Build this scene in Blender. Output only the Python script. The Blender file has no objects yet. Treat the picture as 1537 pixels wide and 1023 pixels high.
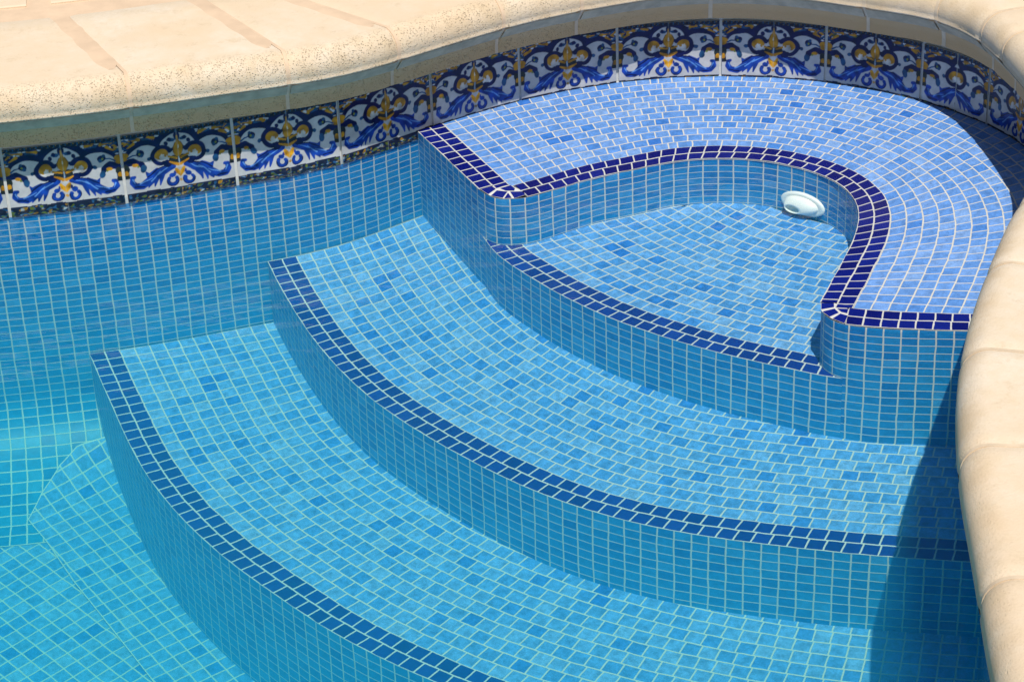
import bpy, math, random
import numpy as np
from mathutils import Vector, Matrix
# plan curves of the pool corner, in tile units (x to the right, y away from the viewer)
WALL=[(-80.0,133.5),(-78.5,133.57),(-77.01,133.64),(-75.51,133.71),(-74.02,133.78),(-72.52,133.85),(-71.03,133.92),(-69.53,133.99),(-68.04,134.06),(-66.54,134.13),(-65.05,134.2),(-63.55,134.27),(-62.06,134.34),(-60.56,134.41),(-59.06,134.48),(-57.57,134.55),(-56.07,134.62),(-54.58,134.69),(-53.08,134.76),(-51.59,134.83),(-50.09,134.89),(-48.6,134.96),(-47.1,135.03),(-45.61,135.1),(-44.11,135.18),(-42.62,135.26),(-41.12,135.36),(-39.63,135.47),(-38.14,135.59),(-36.64,135.73),(-35.16,135.89),(-33.67,136.07),(-32.19,136.27),(-30.7,136.49),(-29.23,136.74),(-27.76,137.02),(-26.29,137.33),(-24.84,137.67),(-23.39,138.05),(-21.95,138.45),(-20.51,138.88),(-19.08,139.32),(-17.65,139.77),(-16.22,140.21),(-14.79,140.68),(-13.4,141.22),(-12.04,141.85),(-10.74,142.57),(-9.48,143.38),(-8.26,144.25),(-7.05,145.13),(-5.84,146.01),(-4.62,146.89),(-3.39,147.74),(-2.14,148.57),(-0.88,149.37),(0.41,150.14),(1.73,150.83),(3.1,151.46),(4.49,152.01),(5.91,152.5),(7.34,152.92),(8.8,153.26),(10.28,153.49),(11.78,153.63),(13.27,153.68),(14.77,153.63),(16.26,153.5),(17.74,153.27),(19.21,152.96),(20.66,152.57),(22.08,152.1),(23.46,151.52),(24.8,150.84),(26.09,150.08),(27.33,149.23),(28.51,148.31),(29.62,147.3),(30.65,146.22),(31.62,145.07),(32.5,143.86),(33.28,142.58),(33.95,141.23),(34.5,139.84),(34.92,138.4),(35.19,136.93),(35.32,135.44),(35.35,133.94),(35.29,132.44),(35.19,130.95),(35.04,129.45),(34.86,127.96),(34.64,126.48),(34.38,125.01),(34.05,123.55),(33.66,122.1),(33.2,120.68),(32.66,119.28),(32.06,117.91),(31.4,116.57),(30.7,115.24),(29.98,113.92),(29.28,112.6),(28.64,111.25),(28.07,109.87),(27.53,108.47),(27.0,107.07),(26.47,105.67),(25.95,104.26),(25.43,102.86),(24.94,101.44),(24.48,100.02),(24.05,98.59),(23.65,97.14),(23.3,95.69),(22.99,94.22),(22.72,92.75),(22.48,91.27),(22.26,89.79),(22.06,88.31),(21.88,86.82),(21.72,85.33),(21.58,83.84),(21.43,82.35),(21.28,80.86),(21.14,79.37),(21.0,77.88),(20.87,76.39),(20.75,74.9),(20.64,73.41),(20.54,71.91),(20.45,70.42),(20.36,68.92),(20.27,67.43),(20.2,65.94),(20.12,64.44),(20.05,62.94),(19.97,61.45),(19.9,59.95),(19.83,58.46),(19.76,56.96),(19.69,55.47),(19.62,53.97),(19.55,52.48),(19.48,50.98),(19.41,49.49),(19.34,47.99),(19.27,46.5),(19.2,45.0)]
JOINTS=[(-32.32,136.25),(-24.89,137.65),(-17.79,139.76),(-10.98,142.4),(-4.87,146.71),(1.25,150.6),(8.26,153.14),(15.63,153.56),(22.87,151.79),(28.96,147.92),(32.7,143.56)]
RIM0=[(-1.53,136.02),(-1.29,135.07),(-0.97,134.14),(-0.53,133.26),(0.01,132.44),(0.58,131.63),(1.15,130.82),(1.71,130.01),(2.28,129.2),(2.89,128.43),(3.53,127.68),(4.18,126.94),(4.85,126.21),(5.52,125.49),(6.23,124.8),(6.97,124.16),(7.74,123.53),(8.52,122.92),(9.3,122.33),(10.1,121.74),(10.92,121.19),(11.74,120.64),(12.58,120.11),(13.43,119.61),(14.3,119.15),(15.2,118.74),(16.12,118.39),(17.05,118.05),(17.98,117.73),(18.91,117.4),(19.83,117.05)]
RIM1=[(-16.33,140.08),(-15.98,138.93),(-15.61,137.79),(-15.23,136.65),(-14.81,135.53),(-14.39,134.41),(-13.97,133.29),(-13.54,132.17),(-13.08,131.06),(-12.6,129.96),(-12.1,128.87),(-11.57,127.8),(-11.01,126.73),(-10.43,125.68),(-9.83,124.65),(-9.2,123.63),(-8.52,122.64),(-7.81,121.68),(-7.07,120.74),(-6.3,119.82),(-5.52,118.91),(-4.72,118.02),(-3.89,117.15),(-3.05,116.29),(-2.21,115.44),(-1.34,114.61),(-0.46,113.81),(0.46,113.03),(1.39,112.28),(2.36,111.57),(3.35,110.89),(4.37,110.27),(5.42,109.7),(6.49,109.16),(7.58,108.65),(8.69,108.19),(9.81,107.78),(10.95,107.4),(12.1,107.05),(13.25,106.72),(14.4,106.4),(15.56,106.09),(16.72,105.79),(17.88,105.49),(19.05,105.22),(20.22,104.97),(21.4,104.75),(22.58,104.55),(23.76,104.34),(24.94,104.11),(26.11,103.86),(27.28,103.61),(28.46,103.38),(29.64,103.16),(30.82,102.95),(32.0,102.75)]
RIM2=[(-28.22,135.79),(-27.82,134.65),(-27.42,133.51),(-27.0,132.37),(-26.57,131.24),(-26.16,130.11),(-25.75,128.97),(-25.33,127.84),(-24.9,126.71),(-24.46,125.58),(-24.0,124.46),(-23.51,123.36),(-22.99,122.27),(-22.42,121.2),(-21.82,120.15),(-21.21,119.11),(-20.57,118.09),(-19.9,117.08),(-19.2,116.09),(-18.48,115.13),(-17.73,114.18),(-16.97,113.24),(-16.17,112.33),(-15.35,111.44),(-14.52,110.57),(-13.69,109.69),(-12.87,108.8),(-12.04,107.93),(-11.17,107.09),(-10.27,106.28),(-9.35,105.49),(-8.42,104.73),(-7.46,103.99),(-6.48,103.28),(-5.49,102.58),(-4.5,101.9),(-3.49,101.23),(-2.47,100.59),(-1.43,99.98),(-0.37,99.39),(0.7,98.82),(1.77,98.27),(2.86,97.74),(3.95,97.22),(5.05,96.72),(6.16,96.23),(7.28,95.77),(8.4,95.32),(9.54,94.91),(10.68,94.51),(11.83,94.14),(12.99,93.79),(14.15,93.46),(15.32,93.15),(16.49,92.86),(17.67,92.59),(18.85,92.33),(20.04,92.1),(21.23,91.88),(22.42,91.67),(23.61,91.47),(24.81,91.29),(26.0,91.1)]
BT_RAW=[(-5.81,145.78),(-1.76,136.5),(-1.2,135.55),(-0.78,135.12),(-0.18,134.87),(0.42,134.92),(1.03,134.96),(1.5,135.11),(2.34,135.53),(3.26,136.09),(3.93,136.48),(6.17,137.79),(8.36,138.5),(11.03,139.6),(13.03,139.88),(14.76,139.77),(16.62,139.39),(17.59,138.99),(19.14,138.02),(20.78,136.55),(21.53,135.38),(22.02,134.05),(22.29,132.67),(22.24,131.24),(21.95,129.67),(21.52,127.95),(20.94,126.38),(20.14,124.33),(19.43,122.58),(18.72,120.87),(18.27,119.61),(18.19,119.3),(18.1,118.62),(18.11,118.21),(18.35,117.63),(18.64,117.21),(18.96,116.86),(19.26,116.68),(20.25,116.37),(21.24,116.08),(22.23,115.91),(24.15,115.66),(25.98,115.43)]
NAVY_IN=[(-4.13,147.07),(-2.93,144.2),(-1.86,141.69),(-0.81,139.35),(-0.22,137.96),(0.19,136.95),(0.55,136.83),(1.52,137.2),(2.33,137.73),(3.16,138.16),(4.01,138.49),(6.26,139.52),(7.84,140.1),(10.42,141.12),(12.35,141.58),(14.33,141.71),(16.32,141.52),(18.33,140.75),(20.12,139.48),(21.17,138.76),(22.26,137.79),(23.15,136.13),(23.76,134.23),(24.06,132.6),(24.07,131.07),(23.84,129.5),(23.38,127.83),(22.69,125.78),(21.97,124.0),(20.87,121.27),(19.77,118.64),(21.76,118.24),(23.59,117.84),(25.59,117.44)]
CORNER_TILES=[[(-1.67,136.49),(-0.9,136.9),(-0.65,136.44),(-1.17,135.67)],[(-0.61,136.24),(0.12,135.98),(-0.23,135.05),(-1.02,135.46)],[(0.12,135.84),(0.36,135.0),(-0.15,134.97)],[(0.23,135.97),(1.14,135.94),(1.25,135.4),(0.5,134.94)],[(-0.42,136.52),(0.31,136.94),(0.6,136.43),(0.55,136.04),(-0.04,136.1)],[(18.21,119.38),(18.98,119.32),(18.91,118.8),(18.1,118.59)],[(18.13,118.35),(18.91,118.65),(19.1,118.12),(18.47,117.66)],[(18.59,117.45),(19.15,118.03),(19.56,117.73),(19.22,116.82)],[(19.04,118.64),(19.71,118.54),(19.56,118.0),(19.22,118.19)]]
CLIPS={'A_out':[(-1.95,136.37),(-0.79,137.04)],'A_in':[(-0.72,136.5),(0.23,137.03)],'B_start':[(0.63,136.8),(1.37,135.15)],'B_end':[(18.11,119.51),(19.08,119.35)],'B_end_in':[(19.0,118.76),(19.89,118.6)],'C_start':[(19.77,118.69),(19.24,116.7)]}
COPING_J=[(-23.12,134.08),(-13.84,139.0),(-6.02,140.87),(0.81,145.6),(5.94,148.58),(14.57,148.64),(23.99,146.4),(27.65,143.49),(30.14,140.55),(31.98,137.66),(25.13,107.0),(21.9,98.15),(20.06,89.27),(19.07,78.99)]
S = 0.026                      # one mosaic tile (26 mm) is the unit everything below is measured in
EYE = 66.0                     # eye height of the view, in tiles
sc = bpy.context.scene
COL = sc.collection
rng = random.Random(7)

# ------------------------------------------------------------------ helpers
def A(P): return np.array(P, float)
def arc(P):
    return np.r_[0, np.cumsum(np.hypot(*np.diff(P, axis=0).T))]
def at(P, s):
    L = arc(P); s = np.asarray(s, float)
    return np.stack([np.interp(s, L, P[:, 0]), np.interp(s, L, P[:, 1])], -1)
def resample(P, n): return at(P, np.linspace(0, arc(P)[-1], n))
def step(P, ds): return resample(P, max(2, int(round(arc(P)[-1] / ds)) + 1))
def relax(P, k=3):
    P = P.copy()
    for _ in range(k): P[1:-1] = .25 * P[:-2] + .5 * P[1:-1] + .25 * P[2:]
    return P
def normals(P):
    T = np.gradient(P, axis=0); T /= np.linalg.norm(T, axis=1)[:, None]
    return np.stack([-T[:, 1], T[:, 0]], -1)
def offset(P, d): return P + normals(P) * d          # positive = to the left of travel
def extend(P, a, b, m=3):
    d0 = P[0] - P[m]; d0 /= np.linalg.norm(d0); d1 = P[-1] - P[-1 - m]; d1 /= np.linalg.norm(d1)
    Q = [P]
    if a: Q.insert(0, (P[0] + d0 * a)[None])
    if b: Q.append((P[-1] + d1 * b)[None])
    return np.vstack(Q)
def cross_at(P, Q):
    """arc length along P where it first meets the polyline Q (or None)"""
    L = arc(P)
    for i in range(len(P) - 1):
        p, r = P[i], P[i + 1] - P[i]
        q, t = Q[:-1], Q[1:] - Q[:-1]
        den = r[0] * t[:, 1] - r[1] * t[:, 0]
        den = np.where(abs(den) < 1e-12, 1e-12, den)
        w = q - p
        a = (w[:, 0] * t[:, 1] - w[:, 1] * t[:, 0]) / den
        b = (w[:, 0] * r[1] - w[:, 1] * r[0]) / den
        ok = (a >= 0) & (a <= 1) & (b >= 0) & (b <= 1)
        if ok.any(): return L[i] + a[ok].min() * (L[i + 1] - L[i])
    return None
def line(a, b, e=40):
    a, b = A(a), A(b); d = (b - a) / np.linalg.norm(b - a)
    return np.array([a - d * e, b + d * e])
def cut(P, s0, s1, ds=.7):
    n = max(2, int(round((s1 - s0) / ds)) + 1)
    return at(P, np.linspace(s0, s1, n))

def sunk(xy, z):
    """depth at which a point under still water settles to the eye: everything in the
    pool is built at this foreshortened depth so that the steps look as shallow as they do"""
    xy = np.atleast_2d(xy); z = np.broadcast_to(np.asarray(z, float), (len(xy),))
    rho = np.hypot(xy[:, 0], xy[:, 1]); D = np.maximum(-z, 0)
    lo = np.zeros(len(xy)); hi = np.minimum(rho * .999, 90.)
    for _ in range(40):
        m = (lo + hi) / 2
        s = np.sin(np.arctan((rho - m) / EYE)) / 1.333
        less = D * s / np.sqrt(1 - s * s) > m
        lo = np.where(less, m, lo); hi = np.where(less, hi, m)
    return np.where(z < 0, -lo * EYE / (rho - lo), z)

class MB:
    """collects quads with their tile coordinates and links them as ONE mesh object"""
    def __init__(s): s.v, s.f, s.uv, s.mi, s.n = [], [], [], [], 0
    def add(s, V, F, UV=None, mi=0):
        V = np.asarray(V, float); s.v.append(V)
        for f in F:
            s.f.append(tuple(int(i) + s.n for i in f)); s.mi.append(mi)
            s.uv += [tuple(UV[i]) if UV is not None else (0.5, 0.5) for i in f]
        s.n += len(V)
    def grid(s, V, UV, mi=0, flip=False):
        """V: (rows, cols, 3)"""
        r, c = V.shape[:2]
        I = np.arange(r * c).reshape(r, c)
        F = np.stack([I[:-1, :-1], I[:-1, 1:], I[1:, 1:], I[1:, :-1]], -1).reshape(-1, 4)
        if flip: F = F[:, ::-1]
        s.add(V.reshape(-1, 3), F, UV.reshape(-1, 2), mi)
    def build(s, name, mats, parent=None, smooth=False, kind=None):
        me = bpy.data.meshes.new(name)
        V = np.vstack(s.v) * S
        me.from_pydata([tuple(v) for v in V], [], s.f)
        ul = me.uv_layers.new(name='tile')
        ul.data.foreach_set('uv', np.array(s.uv, np.float32).ravel())
        for m in (mats if isinstance(mats, (list, tuple)) else [mats]): me.materials.append(m)
        me.polygons.foreach_set('material_index', s.mi)
        if smooth: me.polygons.foreach_set('use_smooth', [True] * len(me.polygons))
        me.update()
        o = bpy.data.objects.new(name, me); COL.objects.link(o)
        if parent is not None:
            o.parent = parent; o.matrix_parent_inverse = parent.matrix_basis.inverted()
        if kind: o['kind'] = kind
        return o
def thing(name, label, cat, loc=(0, 0, 0), group=None):
    o = bpy.data.objects.new(name, None); COL.objects.link(o)
    o.location = A(loc) * S; o.empty_display_size = .05
    return tag(o, label, cat, group)
def tag(o, label, cat, group=None):
    o['label'] = label; o['category'] = cat
    if group: o['group'] = group
    return o

# ------------------------------------------------------------------ materials
def mat(name):
    m = bpy.data.materials.new(name); m.use_nodes = True
    return m, m.node_tree, m.node_tree.nodes['Principled BSDF']
class G:
    """small node-graph writer"""
    def __init__(s, nt): s.nt = nt
    def n(s, t, **kw):
        x = s.nt.nodes.new(t)
        for k, v in kw.items(): setattr(x, k, v)
        return x
    def link(s, a, b): s.nt.links.new(a, b)
    def put(s, sock, v):
        if isinstance(v, bpy.types.NodeSocket): s.link(v, sock)
        elif v is not None: sock.default_value = v
    def math(s, op, a, b=None, c=None, clamp=False):
        x = s.n('ShaderNodeMath', operation=op, use_clamp=clamp)
        for i, v in enumerate((a, b, c)): 
            if v is not None: s.put(x.inputs[i], v)
        return x.outputs[0]
    def vmath(s, op, a, b=None, scale=None):
        x = s.n('ShaderNodeVectorMath', operation=op); s.put(x.inputs[0], a)
        if b is not None: s.put(x.inputs[1], b)
        if scale is not None: s.put(x.inputs['Scale'], scale)
        return x.outputs[0]
    def mix(s, fac, a, b, blend='MIX'):
        x = s.n('ShaderNodeMix', data_type='RGBA', blend_type=blend)
        s.put(x.inputs[0], fac); s.put(x.inputs[6], a); s.put(x.inputs[7], b)
        return x.outputs[2]
    def noise(s, vec, scale, detail=3, rough=.5, col=False):
        x = s.n('ShaderNodeTexNoise'); s.put(x.inputs['Vector'], vec)
        x.inputs['Scale'].default_value = scale; x.inputs['Detail'].default_value = detail; x.inputs['Roughness'].default_value = rough
        return x.outputs['Color' if col else 'Fac']
    def ramp(s, fac, stops, interp='LINEAR'):
        x = s.n('ShaderNodeValToRGB'); s.put(x.inputs[0], fac); r = x.color_ramp; r.interpolation = interp
        while len(r.elements) < len(stops): r.elements.new(.5)
        for e, (p, c) in zip(r.elements, stops):
            e.position = p; e.color = (c[0], c[1], c[2], 1) if isinstance(c, (tuple, list)) else (c, c, c, 1)
        return x.outputs[0]
    def maprange(s, v, a, b, c=0., d=1., smooth=False):
        x = s.n('ShaderNodeMapRange', interpolation_type='SMOOTHSTEP' if smooth else 'LINEAR')
        s.put(x.inputs[0], v)
        for i, q in zip((1, 2, 3, 4), (a, b, c, d)): s.put(x.inputs[i], q)
        return x.outputs[0]
    def bump(s, h, strength, dist):
        x = s.n('ShaderNodeBump'); s.put(x.inputs['Height'], h)
        x.inputs['Strength'].default_value = strength; x.inputs['Distance'].default_value = dist
        return x.outputs[0]

GROUT = (.62, .62, .60)
def mosaic(name, stops, mott=.62, wob=.15, rough=.3, grout=GROUT, gw=.034):
    m, nt, b = mat(name); g = G(nt)
    uv = g.n('ShaderNodeUVMap', uv_map='tile').outputs[0]
    geo = g.n('ShaderNodeNewGeometry').outputs['Position']
    wn = g.noise(geo, 26, 2, .5, True)                      # hand-laid: joints are never dead straight
    w = g.vmath('SCALE', g.vmath('SUBTRACT', wn, (.5, .5, .5)), scale=wob)
    p = g.vmath('ADD', uv, w)
    cell = g.vmath('FLOOR', p)
    sep = g.n('ShaderNodeSeparateXYZ'); g.link(g.vmath('FRACTION', p), sep.inputs[0])
    def edge(x): return g.math('MINIMUM', x, g.math('SUBTRACT', 1., x))
    ex, ey = edge(sep.outputs[0]), edge(sep.outputs[1])
    wh = g.n('ShaderNodeTexWhiteNoise', noise_dimensions='2D'); g.link(cell, wh.inputs['Vector'])
    rnd = wh.outputs['Value']; rc = wh.outputs['Color']
    # rounded tile corners
    d = g.math('SMOOTH_MIN', ex, ey, .05)
    jit = g.math('MULTIPLY_ADD', g.noise(geo, 160, 2), .03, gw - .015)
    mask = g.maprange(d, jit, g.math('ADD', jit, .03), smooth=True)
    base = g.ramp(rnd, stops)
    # glass-paste mottling, different in every tile
    pv = g.vmath('ADD', p, g.vmath('SCALE', rc, scale=37.))
    n1 = g.noise(pv, 2.2, 4, .6); n2 = g.noise(pv, 9, 3, .7)
    n3 = g.noise(pv, 24, 2, .6)
    n = g.math('ADD', g.math('ADD', g.math('MULTIPLY', n1, .45), g.math('MULTIPLY', n2, .33)), g.math('MULTIPLY', n3, .22))
    k = g.maprange(n, .38, .62, 1. - mott * .55, 1. + mott * .42)
    base = g.vmath('MULTIPLY', base, k) if False else g.mix(1., base, k, 'MULTIPLY')
    gcol = g.mix(g.noise(geo, 60, 3), (grout[0] * .84, grout[1] * .86, grout[2] * .84, 1), (*grout, 1))
    g.link(g.mix(mask, gcol, base), b.inputs['Base Color'])
    g.link(g.maprange(mask, 0., 1., .85, rough), b.inputs['Roughness'])
    b.inputs['Specular IOR Level'].default_value = .3
    g.link(g.bump(mask, .5, .0015), b.inputs['Normal'])
    return m
M = {}
M['blue'] = mosaic('blue_mosaic', [(0, (.035, .165, .58)), (.02, (.055, .21, .62)), (.09, (.10, .265, .66)), (.5, (.130, .30, .69)), (.86, (.165, .335, .72)), (1, (.20, .37, .72))])
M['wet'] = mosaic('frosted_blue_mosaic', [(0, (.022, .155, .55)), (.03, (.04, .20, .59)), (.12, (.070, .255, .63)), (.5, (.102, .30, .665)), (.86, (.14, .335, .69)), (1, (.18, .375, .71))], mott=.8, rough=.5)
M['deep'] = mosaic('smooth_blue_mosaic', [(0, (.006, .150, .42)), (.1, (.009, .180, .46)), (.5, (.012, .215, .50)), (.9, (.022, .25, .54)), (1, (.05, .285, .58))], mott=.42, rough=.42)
M['navy'] = mosaic('navy_mosaic', [(0, (.0015, .004, .12)), (.5, (.002, .007, .17)), (1, (.004, .013, .21))], mott=.35, rough=.2)

M['veiled_navy'] = mosaic('water_veiled_navy_mosaic', [(0, (.0025, .012, .17)), (.5, (.004, .020, .23)), (1, (.007, .032, .28))], mott=.35, rough=.2)  # same navy tile, with the water's pale scatter veil mixed into its colour

def plain(name, col, rough=.7, var=.12, scale=30, bump=.0):
    m, nt, b = mat(name); g = G(nt)
    geo = g.n('ShaderNodeNewGeometry').outputs['Position']
    f = g.noise(geo, scale, 5, .6)
    g.link(g.mix(g.maprange(f, .3, .7), tuple(c * (1 - var) for c in col) + (1,), tuple(min(1, c * (1 + var)) for c in col) + (1,)), b.inputs['Base Color'])
    b.inputs['Roughness'].default_value = rough
    if bump: g.link(g.bump(f, .6, bump), b.inputs['Normal'])
    return m
M['grout'] = plain('white_grout', GROUT, .85, .1, 60, .0005)
M['mortar'] = plain('tan_mortar', (.68, .51, .36), .9, .09, 22, .0008)
M['pale_mortar'] = plain('pale_mortar', (.66, .53, .385), .9, .12, 40, .0008)
M['cement'] = plain('grey_cement', (.46, .38, .27), .9, .22, 40, .001)
M['plastic'] = plain('white_plastic', (.86, .84, .80), .4, .03, 12)
M['hole'] = plain('shaded_inside', (.80, .80, .76), .6, .1, 30)

def stone(name):
    """cast limestone: the rounded nose is pitted, the top is worn smooth. uv = (along, profile 0 nose bottom .. 1 top edge ..)"""
    m, nt, b = mat(name); g = G(nt)
    uv = g.n('ShaderNodeUVMap', uv_map='tile').outputs[0]
    sx = g.n('ShaderNodeSeparateXYZ'); g.link(uv, sx.inputs[0])
    geo = g.n('ShaderNodeNewGeometry').outputs['Position']
    px = g.n('ShaderNodeSeparateXYZ'); g.link(geo, px.inputs[0])
    big = g.noise(geo, 7, 4, .6); mid = g.noise(geo, 45, 4, .65); fine = g.noise(geo, 330, 3, .6)
    vor = g.n('ShaderNodeTexVoronoi'); g.link(geo, vor.inputs['Vector']); vor.inputs['Scale'].default_value = 230
    vo2 = g.n('ShaderNodeTexVoronoi'); g.link(geo, vo2.inputs['Vector']); vo2.inputs['Scale'].default_value = 420
    pit = g.maprange(vor.outputs['Distance'], .12, .34, 1., 0., True)
    gate = g.maprange(g.noise(geo, 90, 3, .7), .40, .54, 0., 1., True)
    nose = g.maprange(sx.outputs[1], 1.25, .55, 0., 1., True)
    pit2 = g.math('MULTIPLY', g.maprange(vo2.outputs['Distance'], .10, .36, 1., 0., True), g.maprange(g.noise(geo, 60, 2), .38, .55, 0., .75))
    pits = g.math('MULTIPLY', g.math('MAXIMUM', g.math('MULTIPLY', pit, gate), pit2), g.math('MULTIPLY_ADD', nose, .93, .02))
    c = g.mix(g.maprange(big, .34, .66), (.72, .60, .46, 1), (.77, .68, .565, 1))
    oi = g.n('ShaderNodeObjectInfo').outputs['Random']
    c = g.mix(g.maprange(oi, 0., 1., 0., .5), c, (.73, .56, .39, 1))
    c = g.mix(g.maprange(g.noise(geo, 3.2, 5, .65), .46, .66, 0., .6), c, (.74, .56, .38, 1))
    c = g.mix(g.maprange(g.noise(geo, 14, 6, .75), .52, .72, 0., .45), c, (.74, .66, .54, 1))
    c = g.mix(g.maprange(g.noise(geo, 26, 6, .8), .56, .66, 0., .4), c, (.52, .40, .26, 1))
    c = g.mix(g.maprange(mid, .35, .7, 0., .55), c, (.70, .57, .40, 1))
    c = g.mix(g.math('MULTIPLY', nose, g.maprange(g.noise(geo, 16, 3), .45, .65, 0., .5)), c, (.58, .435, .27, 1))
    c = g.mix(g.math('MULTIPLY', g.maprange(fine, .5, .75, 0., .35), g.math('MULTIPLY_ADD', nose, .8, .2)), c, (.45, .34, .21, 1))
    c = g.mix(g.math('MULTIPLY', pits, g.maprange(px.outputs[0], .0, .4, .38, .05)), c, (.27, .20, .125, 1))
    c = g.mix(g.maprange(sx.outputs[1], -.36, -.44, 0., .8), c, (.58, .37, .18, 1))
    g.link(c, b.inputs['Base Color']); b.inputs['Roughness'].default_value = .8
    b.inputs['Specular IOR Level'].default_value = .25
    h = g.math('SUBTRACT', g.math('MULTIPLY', g.math('ADD', mid, fine), .4), g.math('MULTIPLY', pits, g.maprange(px.outputs[0], .0, .4, 1.1, .2)))
    g.link(g.bump(h, .85, .0018), b.inputs['Normal'])
    return m
M['stone'] = stone('cream_stone')

def glaze():
    m, nt, b = mat('painted_glaze'); g = G(nt)
    c = g.n('ShaderNodeVertexColor', layer_name='paint').outputs[0]
    geo = g.n('ShaderNodeNewGeometry').outputs['Position']
    k = g.maprange(g.noise(geo, 70, 4, .6), .3, .7, .86, 1.08)
    g.link(g.mix(1., c, k, 'MULTIPLY'), b.inputs['Base Color'])
    b.inputs['Roughness'].default_value = .22; b.inputs['Specular IOR Level'].default_value = .3
    g.link(g.bump(g.noise(geo, 30, 2), .12, .002), b.inputs['Normal'])
    return m
M['glaze'] = glaze()

def water():
    m, nt, b = mat('clear_water'); g = G(nt); nt.nodes.remove(b); out = nt.nodes['Material Output']
    gn = g.n('ShaderNodeNewGeometry')
    mp = g.n('ShaderNodeMapping'); mp.inputs['Scale'].default_value = (1., 2.2, 1.); g.link(gn.outputs['Position'], mp.inputs[0])
    h = g.math('ADD', g.noise(mp.outputs[0], 5, 2, .5), g.math('MULTIPLY', g.noise(mp.outputs[0], 22, 2, .5), .12))
    nrm = g.bump(h, .5, .016)
    dot = g.n('ShaderNodeVectorMath', operation='DOT_PRODUCT'); g.link(gn.outputs['Normal'], dot.inputs[0]); g.link(gn.outputs['Incoming'], dot.inputs[1])
    f = g.math('POWER', g.math('SUBTRACT', 1., g.math('ABSOLUTE', dot.outputs['Value'])), 5.)
    f = g.math('MULTIPLY_ADD', f, 1.25, .02, clamp=True)
    gl = g.n('ShaderNodeBsdfGlossy'); gl.inputs['Roughness'].default_value = .03; g.link(nrm, gl.inputs['Normal'])
    tr = g.n('ShaderNodeBsdfTransparent')
    mx = g.n('ShaderNodeMixShader'); g.link(f, mx.inputs[0]); g.link(tr.outputs[0], mx.inputs[1]); g.link(gl.outputs[0], mx.inputs[2])
    g.link(mx.outputs[0], out.inputs['Surface'])
    ab = g.n('ShaderNodeVolumeAbsorption'); sig = A(ABSORB); d = sig.max() * 1.02
    ab.inputs['Color'].default_value = (*(1 - sig / d), 1); ab.inputs['Density'].default_value = float(d)
    if SCATTER:
        vs = g.n('ShaderNodeVolumeScatter'); vs.inputs['Color'].default_value = (.03, .58, 1, 1); vs.inputs['Density'].default_value = SCATTER
        ad = g.n('ShaderNodeAddShader'); g.link(ab.outputs[0], ad.inputs[0]); g.link(vs.outputs[0], ad.inputs[1]); g.link(ad.outputs[0], out.inputs['Volume'])
    else: g.link(ab.outputs[0], out.inputs['Volume'])
    return m
ABSORB = (1.2, .10, .10); SCATTER = .70
M['water'] = water()

# ------------------------------------------------------------------ curves
WALL = A(WALL); RIM = [relax(A(r), 2) for r in (RIM0, RIM1, RIM2)]
RIM[0][:, 1] -= .5 * np.clip((RIM[0][:, 0] - 14.) / 4., 0, 1) ** 1.5
BT = A(BT_RAW)
BT = np.vstack([[BT[0] + (BT[0] - BT[1]) / np.linalg.norm(BT[0] - BT[1]) * 1.2], BT, [(28.5, 115.1), (32.5, 114.6)]])
# nose of the coping: overhangs the wall by a varying amount
def overhang(x): return np.interp(x, [-40, -25, -18, -11, 5, 8, 11.5, 15.6, 19, 23, 27], [2.35, 2.4, 2.5, 3.1, 3.2, 3.0, 2.6, 2.42, 2.45, 2.85, 3.0])
iw = [i for i in range(len(WALL)) if WALL[i, 0] > -64 and WALL[i, 1] > 148.2]
iw = range(next(i for i in range(len(WALL)) if WALL[i, 0] > -64), max(iw) + 1)
Wn = normals(WALL)
NOSE = np.array([WALL[i] - Wn[i] * overhang(WALL[i, 0]) for i in iw if WALL[i, 0] < 27])
NOSE = np.vstack([NOSE, [(27.6, 146.1), (29.4, 144.6), (30.7, 142.6), (31.55, 140.0), (32.25, 135.6), (32.7, 131.1), (32.7, 128.0), (31.8, 124.3), (30.7, 120.4), (28.96, 116.3), (27.27, 113), (25.14, 107.75),
                   (23.33, 102.86), (22.08, 98.9), (21.15, 95.2), (20.42, 91.0), (19.88, 87.15), (19.54, 83), (19.16, 79.1), (18.78, 75.5), (18.4, 70), (18.0, 62)]])
NOSE = relax(step(NOSE, 1.0), 4)

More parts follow.
